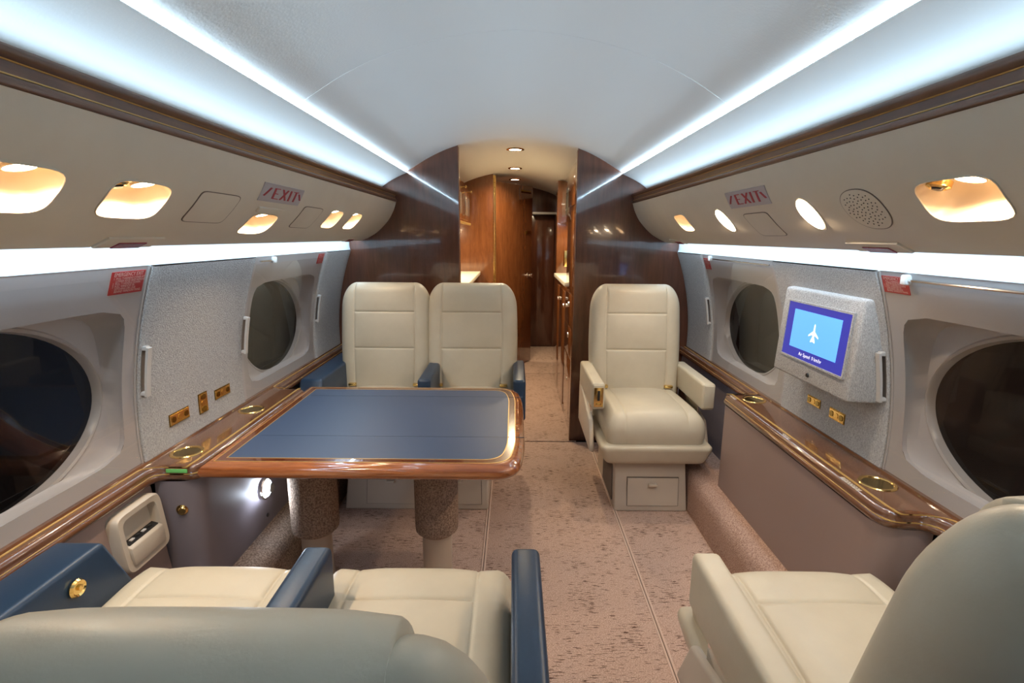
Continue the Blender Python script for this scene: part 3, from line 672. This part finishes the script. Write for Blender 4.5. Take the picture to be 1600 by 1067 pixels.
# ------------------------------------------------------------------ overhead fittings
def reading_light(s, i, yc, hw, label, nozzle=True, power=1.6):
    fn = PL if s < 0 else PR
    zc, hz = podz.get((s, i), (1.322, .034)); of = se_at(yc, zc, hw, hz, 4.5)
    A = [2*math.pi*k/48 for k in range(48)]
    p0 = Vector(fn(yc, zc)); root = empty('reading_light', p0); tag(root, label, 'light', 'recessed reading lights')
    def inw(y, z, sc, d, up):
        q = Vector(fn(yc+(y-yc)*sc, zc+(z-zc)*sc)); return q+Vector((s*d, 0, up))-p0
    L_ = [[inw(*of(q), 1.0, 0, 0) for q in A], [inw(*of(q), 1.03, -.001, -.001) for q in A][0:0] or [inw(*of(q), .985, .006, .004) for q in A], [inw(*of(q), .93, .022, .022) for q in A], [inw(*of(q), .80, .036, .040) for q in A], [inw(*of(q), .4, .042, .05) for q in A]]
    v, f = loft(L_, False, True); mk('housing', v, f, M_['pod'], root, ang=70)
    # rim bead
    v, f = tubeg([Vector(fn(*of(q), .0005))-p0 for q in A]+[Vector(fn(*of(A[0]), .0005))-p0], .0015, 6, False); mk('rim', v, f, M_['cream'], root)
    # lamp near the upper edge, facing down
    c = Vector(fn(yc+.018*(-s), zc+hz*.78))-p0+Vector((s*.018, 0, .006))
    d = Vector((-s*.25, 0, -1)).normalized()
    mk('lamp_trim', *latheg([(.023, -.004), (.023, .001), (.0205, .0015), (.0205, 0)], c, d, 28), M_['pod'], root)
    mk('lamp', *latheg([(.021, .001), (.012, .0025), (0, .003)], c, d, 28), M_['lamp'], root)
    area('reading_lamp', tuple(c+p0+d*.006), d+Vector((s*.12, 0, 0)), .036, .036, power, WARM, 'DISK', 150)
    if nozzle:
        c2 = Vector(fn(yc-(.052 if s < 0 else -.045), zc+hz*.70))-p0+Vector((s*.016, 0, .004))
        nz = mk('air_nozzle', *latheg([(.019, -.008), (.019, .003), (.014, .006), (.009, .004)], c2, d, 24), M_['gold'], root)
        mk('nozzle_core', *latheg([(.012, .001), (.008, .008), (0, .009)], c2, d, 20), M_['black'], nz)
labsL = ['recessed reading light at the far left edge, nearest the camera', 'recessed reading light left of the blank square hatch on the left overhead panel', 'recessed reading light just below the left exit sign', 'dimmer recessed reading light, first of the pair near the left partition', 'last recessed reading light on the left, closest to the partition']
for i, (yc, hw) in enumerate(pods[-1]): reading_light(-1, i, yc, hw, labsL[i], nozzle=(i in (1,)), power=(1.35, 1.35, 1.2, .18, .6)[i])
labsR = ['last recessed reading light on the right, closest to the partition', 'large recessed reading light with a black air nozzle at the upper right']
for i, (yc, hw) in enumerate(pods[1]): reading_light(1, i, yc, hw, labsR[i], nozzle=(i == 1), power=(1.2, 1.35)[i])
for yc, a, lab in ((1.888, .042, 'narrow oval light lens left of the right exit sign'), (1.350, .036, 'bright oval light lens between the right exit sign and the speaker grille')):
    root = empty('oval_light', PR(yc, 1.319)); p0 = Vector(PR(yc, 1.319)); tag(root, lab, 'light', 'oval light lenses')
    v, f = plate(PR, superell(yc, 1.319, a+.004, .040, 2), .0015); mk('lens_rim', [Vector(p)-p0 for p in v], f, M_['cream'], root)
    v, f = plate(PR, superell(yc, 1.319, a, .036, 2), .003); mk('lens', [Vector(p)-p0 for p in v], f, M_['oval'], root)
    area('oval_lamp', tuple(Vector(PR(yc, 1.319, .008))), (-.35, 0, -1), .04, .04, 1.5, WARM, 'DISK')
# hatches
for s, y0, y1, z0, z1, lab in ((-1, 1.232, 1.408, 1.287, 1.357, 'blank square hatch between two reading lights on the left overhead panel'), (-1, 1.828, 2.007, 1.284, 1.356, 'blank square hatch right of the left exit sign'), (1, 1.553, 1.717, 1.266, 1.334, 'blank square hatch under the right exit sign')):
    fn = PL if s < 0 else PR; p0 = Vector(fn((y0+y1)/2, z0)); root = empty('access_hatch', p0); tag(root, lab, 'hatch', 'overhead access hatches')
    v, f = plate(fn, rrect(y0, y1, z0, z1, 9), .0016); mk('gap', [Vector(p)-p0 for p in v], f, M_['gapgrey'], root)
    v, f = plate(fn, rrect(y0+.0028, y1-.0028, z0+.0014, z1-.0014, 9), .0019); mk('cover', [Vector(p)-p0 for p in v], f, M_['cream'], root)
v, f = plate(PL, rect(1.525, 1.712, 1.3245, 1.3375), .006, bev=.0015); o = mk('sensor_cover', v, f, M_['cream']); tag(o, 'thin blank cover strip under the left exit sign', 'cover')
# speaker
root = empty('speaker_grille', PR(1.14, 1.32)); p0 = Vector(PR(1.14, 1.32)); tag(root, 'round perforated speaker grille on the right overhead panel', 'speaker')
v, f = plate(PR, superell(1.14, 1.32, .064, .041, 2.3), .0016); mk('gap', [Vector(p)-p0 for p in v], f, M_['gapgrey'], root)
v, f = plate(PR, superell(1.14, 1.32, .0622, .0396, 2.3), .0020); mk('cover', [Vector(p)-p0 for p in v], f, M_['cream'], root)
mb = MB()
for k in range(72):
    r = math.sqrt((k+.5)/72)*.9; a = k*2.39996
    c = (1.14+.060*r*math.cos(a), 1.32+.037*r*math.sin(a)); v, f = plate(PR, superell(c[0], c[1], .0016, .0011, 2, 8), .0026, .0018, 1); mb.add([Vector(p)-p0 for p in v], f)
tag(mb.build('perforations', M_['dark'], root), kind='stuff')
# exit signs, built from painted strokes
def strokes(fn, org, du, dv, segs, wd, off):
    mb = MB()
    for (x0, y0, x1, y1) in segs:
        d = Vector((x1-x0, y1-y0)); n = Vector((-d.y, d.x)).normalized()*wd/2
        q = [(x0+n.x, y0+n.y), (x1+n.x, y1+n.y), (x1-n.x, y1-n.y), (x0-n.x, y0-n.y)]
        lp = quadloop([(org[0]+du*a, org[1]+dv*b) for a, b in q], 3); mb.add(*plate(fn, lp, off, .0, 1))
    return mb
EXITSEG = [(.06, .30, .17, .78), (.27, .22, .27, .78), (.25, .78, .38, .78), (.27, .5, .36, .5), (.25, .22, .40, .22), (.45, .2, .58, .8), (.58, .2, .45, .8), (.66, .2, .66, .8), (.73, .78, .86, .78), (.795, .2, .795, .78), (.88, .70, .96, .34)]
for s, lab in ((-1, 'grey EXIT sign with red letters on the left overhead panel'), (1, 'grey EXIT sign with red letters on the right overhead panel')):
    fn = PL if s < 0 else PR; y0, y1, z0, z1 = 1.492, 1.766, 1.3535, 1.4025
    p0 = Vector(fn(1.63, z0)); root = empty('exit_sign', p0); tag(root, lab, 'sign', 'exit signs')
    v, f = plate(fn, rect(y0, y1, z0, z1), .003, bev=.001); mk('sign_plate', [Vector(p)-p0 for p in v], f, M_['signgrey'], root)
    org, du = ((y0, z0), y1-y0) if s < 0 else ((y1, z0), -(y1-y0))
    mb = strokes(fn, org, du, z1-z0, EXITSEG, .042, .0038); mb.v = [Vector(p)-p0 for p in mb.v]; mb.build('exit_lettering', M_['signred'], root)
# text helper: mesh text mapped to any surface
def textmesh(txt, size):
    c = bpy.data.curves.new('t', 'FONT'); c.body = txt; c.size = size; c.resolution_u = 2; c.space_line = 1.0
    o = bpy.data.objects.new('t', c); COL.objects.link(o); dg = bpy.context.evaluated_depsgraph_get(); dg.update()
    me = bpy.data.meshes.new_from_object(o.evaluated_get(dg)); v = [tuple(q.co) for q in me.vertices]; f = [tuple(p.vertices) for p in me.polygons]
    bpy.data.objects.remove(o); bpy.data.curves.remove(c); bpy.data.meshes.remove(me)
    return v, f
def put_text(name, txt, size, fn2, mt, parent, center=False):
    v, f = textmesh(txt, size)
    if center and v:
        m = (min(p[0] for p in v)+max(p[0] for p in v))/2; v = [(p[0]-m, p[1], p[2]) for p in v]
    return mk(name, [fn2(p[0], p[1]) for p in v], f, mt, parent, fix=False)
LINES = ['1  PULL T-HANDLE COVER AT', '    LOWER EDGE AND REMOVE', '2  PULL T-HANDLE DOWN', '3  PULL WINDOW IN', '    DITCHING LIFE LINE', '    BEHIND WINDOW PANEL']
for s, y0, y1, z0, z1, lab in ((-1, 1.238, 1.352, 1.110, 1.166, 'red emergency exit placard at the top of the near left window'), (-1, 2.572, 2.652, 1.120, 1.167, 'small red placard beside the far left window'), (1, 2.585, 2.660, 1.104, 1.158, 'small red placard beside the far right window'), (1, 1.268, 1.358, 1.122, 1.164, 'red emergency exit placard at the top of the near right window')):
    fn = WL if s < 0 else WR; p0 = Vector(fn((y0+y1)/2, z0)); root = empty('exit_placard', p0); tag(root, lab, 'placard', 'red emergency placards')
    v, f = plate(fn, rect(y0, y1, z0, z1), .0016); mk('placard_plate', [Vector(p)-p0 for p in v], f, M_['red'], root)
    ya = y0 if s < 0 else y1; sg = 1 if s < 0 else -1; W = y1-y0; Hh = z1-z0
    def F2(a, b, dx=0, dz=0): return Vector(fn(ya+sg*(a+dx), z0+b+dz, .0022))-p0
    put_text('placard_title', 'EMERGENCY EXIT', W/9.2, lambda a, b: F2(a, b*1.1, W*.5, Hh*.80), M_['redtext'], root, True)
    for k, t in enumerate(LINES): put_text('placard_line', t, W/14.5, lambda a, b, k=k: F2(a, b, W*.06, Hh*(.66-.115*k)), M_['redtext'], root)
# maroon lenses on the lower edge of the overhead panels
for s, y0, y1, lab in ((-1, 1.130, 1.215, 'maroon lens above the near left window'), (-1, 2.71, 2.79, 'small maroon lens near the left partition'), (1, 2.70, 2.79, 'small maroon lens near the right partition'), (1, 1.195, 1.285, 'maroon lens above the near right window')):
    fn = PL if s < 0 else PR; p0 = Vector(fn((y0+y1)/2, 1.234)); root = empty('marker_lens', p0); tag(root, lab, 'marker light', 'maroon marker lenses')
    v, f = plate(fn, rect(y0-.045, y1+.045, 1.2315, 1.2505), .0055, bev=.002); mk('lens_base', [Vector(p)-p0 for p in v], f, M_['cream'], root)
    v, f = plate(fn, rect(y0, y1, 1.2325, 1.2425), .008, .003); mk('lens', [Vector(p)-p0 for p in v], f, M_['maroon'], root)

# ------------------------------------------------------------------ sidewall outlets
def outlet(s, y0, y1, z0, z1, lab, upright=False):
    fn = WL if s < 0 else WR; p0 = Vector(fn((y0+y1)/2, z0)); root = empty('outlet_plate', p0); tag(root, lab, 'outlet', 'gold outlet plates')
    v, f = plate(fn, rect(y0, y1, z0, z1), .011, .004, bev=.002); pl_ = mk('cover_plate', [Vector(p)-p0 for p in v], f, M_['gold'], root)
    v, f = plate(fn, rect(y0-.003, y1+.003, z0-.003, z1+.003), .0085, .004); mk('plate_frame', [Vector(p)-p0 for p in v], f, M_['golddark'], root)
    for k in range(3):
        t = (k+.5)/3
        c = ((y0+(y1-y0)*t), (z0+z1)/2) if not upright else ((y0+y1)/2, z0+(z1-z0)*t)
        v, f = plate(fn, superell(c[0], c[1], .009 if not upright else .013, .009, 3, 20), .0125, .01); mk('jack', [Vector(p)-p0 for p in v], f, M_['golddark' if k != 1 else 'gold'], root)
outlet(-1, 1.488, 1.580, .681, .713, 'gold outlet plate left of the upright one on the left fabric panel')
outlet(-1, 1.638, 1.682, .668, .732, 'upright gold outlet plate in the middle of the left fabric panel', True)
outlet(-1, 1.732, 1.824, .688, .718, 'gold outlet plate nearest the far window on the left fabric panel')
outlet(1, 1.680, 1.752, .690, .715, 'gold outlet plate farther from the camera under the video screen')
outlet(1, 1.548, 1.622, .682, .712, 'gold outlet plate nearer the camera under the video screen')

# ------------------------------------------------------------------ video screen
ya, yb = 1.392, 1.812
def XM(z): return .958-(1.092-z)*.055          # front face
root = empty('video_monitor', (1.02, 1.6, .80)); p0 = Vector((1.02, 1.6, .80)); tag(root, 'fabric covered monitor box showing a white aeroplane on blue', 'monitor')
zb, zt = .800, 1.092
pts = [(XM(zb), ya+.055, zb+.006), (XM(zb), yb, zb), (1.06, yb, zb), (1.06, ya-.004, zb), (XM(zt), ya+.03, zt), (XM(zt), yb, zt), (1.0, yb, zt+.006), (1.0, ya, zt+.006)]
pts[0] = (XM(zb)+.004, ya+.012, zb); pts[4] = (XM(zt)+.004, ya+.012, zt)
mk('monitor_box', *hexg([tuple(Vector(p)-p0) for p in pts], .008, 3), M_['fabric'], root, ang=50)
def SM(y, z, off=0): return Vector((XM(z)-off, y, z))-p0
def sq(y0, y1, z0, z1, o0, o1): return hexg([SM(y0, z0, o0), SM(y1, z0, o0), SM(y1, z0, o1), SM(y0, z0, o1), SM(y0, z1, o0), SM(y1, z1, o0), SM(y1, z1, o1), SM(y0, z1, o1)])
sy0, sy1, sz0, sz1 = 1.432, 1.768, .868, 1.048
def FR(o): return o
for a in ((sy0-.006, sy1+.006, sz1, sz1+.006), (sy0-.006, sy1+.006, sz0-.006, sz0), (sy0-.006, sy0, sz0, sz1), (sy1, sy1+.006, sz0, sz1)):
    mk('screen_frame', *sq(*a, -.004, .0035), M_['fabric'], root)
scr = mk('screen', *sq(sy0, sy1, sz0, sz1, -.004, .0012), M_['screenbezel'], root)
mk('picture', *sq(sy0+.040, sy1-.040, sz0+.032, sz1-.022, 0, .0018), M_['screenblue'], scr)
W_ = sy1-sy0
def SC(a, b): return SM(1.60-a, .965+b, .0024)
plane = [(.0, .034), (.004, .028), (.005, .006), (.032, -.012), (.032, -.018), (.007, -.008), (.005, -.022), (.014, -.032), (.014, -.037), (.0, -.033)]
lp = plane+[(-a, b) for a, b in reversed(plane[1:-1])]
sc_ = .85
v = [SC(a*sc_, b*sc_) for a, b in lp]+[SC(0, -.004)]; n = len(lp)
mk('aeroplane_icon', v, [(k, (k+1) % n, n) for k in range(n)], M_['screenwhite'], scr, fix=False)
put_text('screen_text', 'Air Speed  0 km/hr', .0165, lambda a, b: SM(1.60-a, sz0+.012+b, .0024), M_['screenwhite'], scr, True)
mk('infrared_eye', *latheg([(.007, 0), (.006, .004), (0, .005)], SM(1.598, .828, -.001), (-1, 0, 0), 16), M_['black'], root)

# ------------------------------------------------------------------ galley
def px(name, b, m, parent, off, bev=.002): return mk(name, *boxg(b[0]-off[0], b[1]-off[0], b[2]-off[1], b[3]-off[1], b[4]-off[2], b[5]-off[2], bev), m, parent)
o0 = (-.7, 3.9, 0)
G = empty('galley_cabinet', o0); tag(G, 'galley cabinet left of the aisle with a white counter', 'cabinet', 'galley cabinets')
px('lower_body', (-1.05, -.345, 3.105, 4.66, 0, .92), M_['galwood'], G, o0)
px('counter', (-1.05, -.300, 3.105, 4.655, .92, .952), M_['counter'], G, o0, .006)
px('back_panel', (-1.05, -1.0, 3.105, 4.66, .952, 1.70), M_['galwood'], G, o0)
ub = px('upper_body', (-1.05, -.385, 3.105, 4.60, 1.365, 1.66), M_['galwood'], G, o0)
for k in range(3):
    y = 3.13+k*.48
    d = px('glass_door', (-.392, -.381, y, y+.46, 1.385, 1.60), M_['galwood'], G, o0)
    px('pane', (-.382, -.378, y+.05, y+.41, 1.42, 1.565), M_['mirror'], d, o0, .001)
    mk('knob', *latheg([(.004, 0), (.004, .012), (.012, .016), (.010, .026), (0, .028)], (-.385-o0[0], y+.42-o0[1], 1.625), (1, 0, 0), 16), M_['gold'], d)
for k in range(3):
    d = px('door', (-.348, -.335, 3.13+k*.5, 3.60+k*.5, .06, .88), M_['galwood'], G, o0)
    mk('latch', *latheg([(.014, 0), (.012, .008), (0, .010)], (-.335-o0[0], 3.18+k*.5-o0[1], .80), (1, 0, 0), 16), M_['chrome'], d)
px('light_rail', (-.395, -.375, 3.105, 4.60, 1.352, 1.368), M_['inlay'], G, o0)
area('galley_shelf_lamp', (-.60, 4.0, 1.35), (0, .05, -1), .03, 1.0, 9, WARM2)
o1 = (.7, 3.9, 0)
G = empty('galley_cabinet', o1); tag(G, 'galley cabinet right of the aisle with stacked drawers', 'cabinet', 'galley cabinets')
px('tall_body', (.368, 1.05, 3.105, 3.56, 0, 1.70), M_['galwood'], G, o1)
px('lower_body', (.368, 1.05, 3.56, 4.66, 0, .92), M_['galwood'], G, o1)
px('counter', (.350, 1.05, 3.562, 4.50, .92, .952), M_['counter'], G, o1, .006)
px('niche_back', (.62, 1.05, 3.562, 4.50, .952, 1.40), mat('niche_veneer', (.22, .10, .035), .25, coat=.8), G, o1)
px('upper_body', (.40, 1.05, 3.562, 4.50, 1.37, 1.70), M_['galwood'], G, o1)
px('end_column', (.368, 1.05, 4.50, 4.66, .92, 1.72), M_['galwood'], G, o1)
px('glass_panel', (.394, .402, 3.72, 4.36, 1.42, 1.62), M_['mirror'], G, o1)
for z0, z1 in ((.70, .90), (.50, .69), (.10, .49)):
    d = px('drawer', (.360, .369, 3.13, 3.54, z0, z1), M_['galwood'], G, o1)
    c = (.360-o1[0], 3.335-o1[1], (z0+z1)/2+.03); lt = mk('latch', *latheg([(.018, 0), (.016, .006), (0, .008)], c, (-1, 0, 0), 20), M_['chrome'], d)
for z0, z1 in ((1.45, 1.66), (.93, 1.42)):
    d = px('tall_door', (.360, .369, 3.13, 3.54, z0, z1), M_['galwood'], G, o1)
for k in range(2):
    d = px('door', (.360, .369, 3.60+k*.45, 4.03+k*.45, .06, .88), M_['galwood'], G, o1)
    mk('latch', *latheg([(.014, 0), (.012, .008), (0, .010)], (.360-o1[0], 3.66+k*.45-o1[1], .78), (-1, 0, 0), 16), M_['chrome'], d)
gd = empty('cup_dispenser', (.50, 4.30, 1.0)); tag(gd, 'small gold dispenser box in the right galley niche', 'dispenser')
mk('dispenser_body', *boxg(-.09, .09, -.05, .05, .02, .15, .006), M_['gold'], gd); mk('dispenser_slot', *boxg(-.06, .06, -.054, -.048, .07, .09, .002), M_['golddark'], gd)
mk('dispenser_foot', *boxg(-.05, .05, -.04, .04, -.048, .022, .004), M_['golddark'], gd)
area('galley_niche_lamp', (.52, 4.05, 1.365), (0, 0, -1), .03, .7, 4, WARM2)
# partition with piano hinge and the open door
bk = prism('wall_back_galley', [(-1.05, 0), (-.186, 0), (-.186, 1.80), (-1.05, 1.68)], 4.665, 4.70, M_['galwood']); tag(bk, kind='structure')
hg = empty('door_1', (-.17, 4.69, 0)); tag(hg, kind='structure')
mb = MB()
for k in range(43): mb.cyl((-.004, -.03, .04+.04*k), .0075, .037, (0, 0, 1), 10, None, .001)
mb.box(-.016, .008, -.026, -.020, .02, 1.78); mb.build('piano_hinge', M_['gold'], hg)
d = Vector((.345, .50, 0)).normalized(); nrm = Vector((d.y, -d.x, 0))
def DP(a, z, o): p = d*a+nrm*o; return (p.x+.006, p.y-.012, z)
def dbox(a0, a1, z0, z1, o0_, o1_): return hexg([DP(a0, z0, o0_), DP(a1, z0, o0_), DP(a1, z0, o1_), DP(a0, z0, o1_), DP(a0, z1, o0_), DP(a1, z1, o0_), DP(a1, z1, o1_), DP(a0, z1, o1_)], .002)
mk('door_leaf', *dbox(0, .60, .012, 1.735, -.03, 0), M_['galwood'], hg)
mk('door_knob', *latheg([(.030, 0), (.030, .004), (.012, .008), (.014, .03), (.024, .036), (.022, .05), (0, .054)], DP(.545, .885, 0), nrm, 24), M_['chrome'], hg)
mk('door_bolt', *dbox(.49, .56, 1.285, 1.315, 0, .012), M_['golddark'], hg)
mk('door_plate', *dbox(.40, .57, 1.665, 1.69, 0, .003), M_['golddark'], hg)
# dark lobby wall beyond
wl = mk('wall_back', *boxg(-1.1, 1.1, 5.90, 5.95, -.02, 1.85), M_['burl']); tag(wl, kind='structure')
mk('lobby_shelf', *boxg(.20, .46, 5.78, 5.90, 1.50, 1.525, .003), M_['clear'], wl)
mk('lobby_door', *boxg(.19, .45, 5.885, 5.90, .02, 1.49, .004), M_['burl'], wl)
wr_ = mk('wall_right_galley', *boxg(.46, .50, 4.665, 5.95, -.02, 1.80), M_['burl']); tag(wr_, kind='structure')
# ceiling downlights
for y, lab in ((3.49, 'round ceiling downlight nearest the partition'), (4.42, 'middle round ceiling downlight over the galley aisle'), (5.25, 'farthest round ceiling downlight by the galley door')):
    root = empty('downlight', (.004, y, 1.811)); tag(root, lab, 'light', 'galley downlights')
    mk('bezel', *latheg([(.040, .002), (.060, -.001), (.058, -.006), (.044, -.008), (.040, -.002)], (0, 0, 0), (0, 0, 1), 36), M_['gold'], root)
    mk('lens', *latheg([(.043, -.004), (.02, -.006), (0, -.0065)], (0, 0, 0), (0, 0, 1), 32), M_['downl'], root)
    area('downlight_lamp', (.004, y, 1.800), (0, 0, -1), .07, .07, 5.5 if y < 5 else 3.5, WARM2, 'DISK', 150)
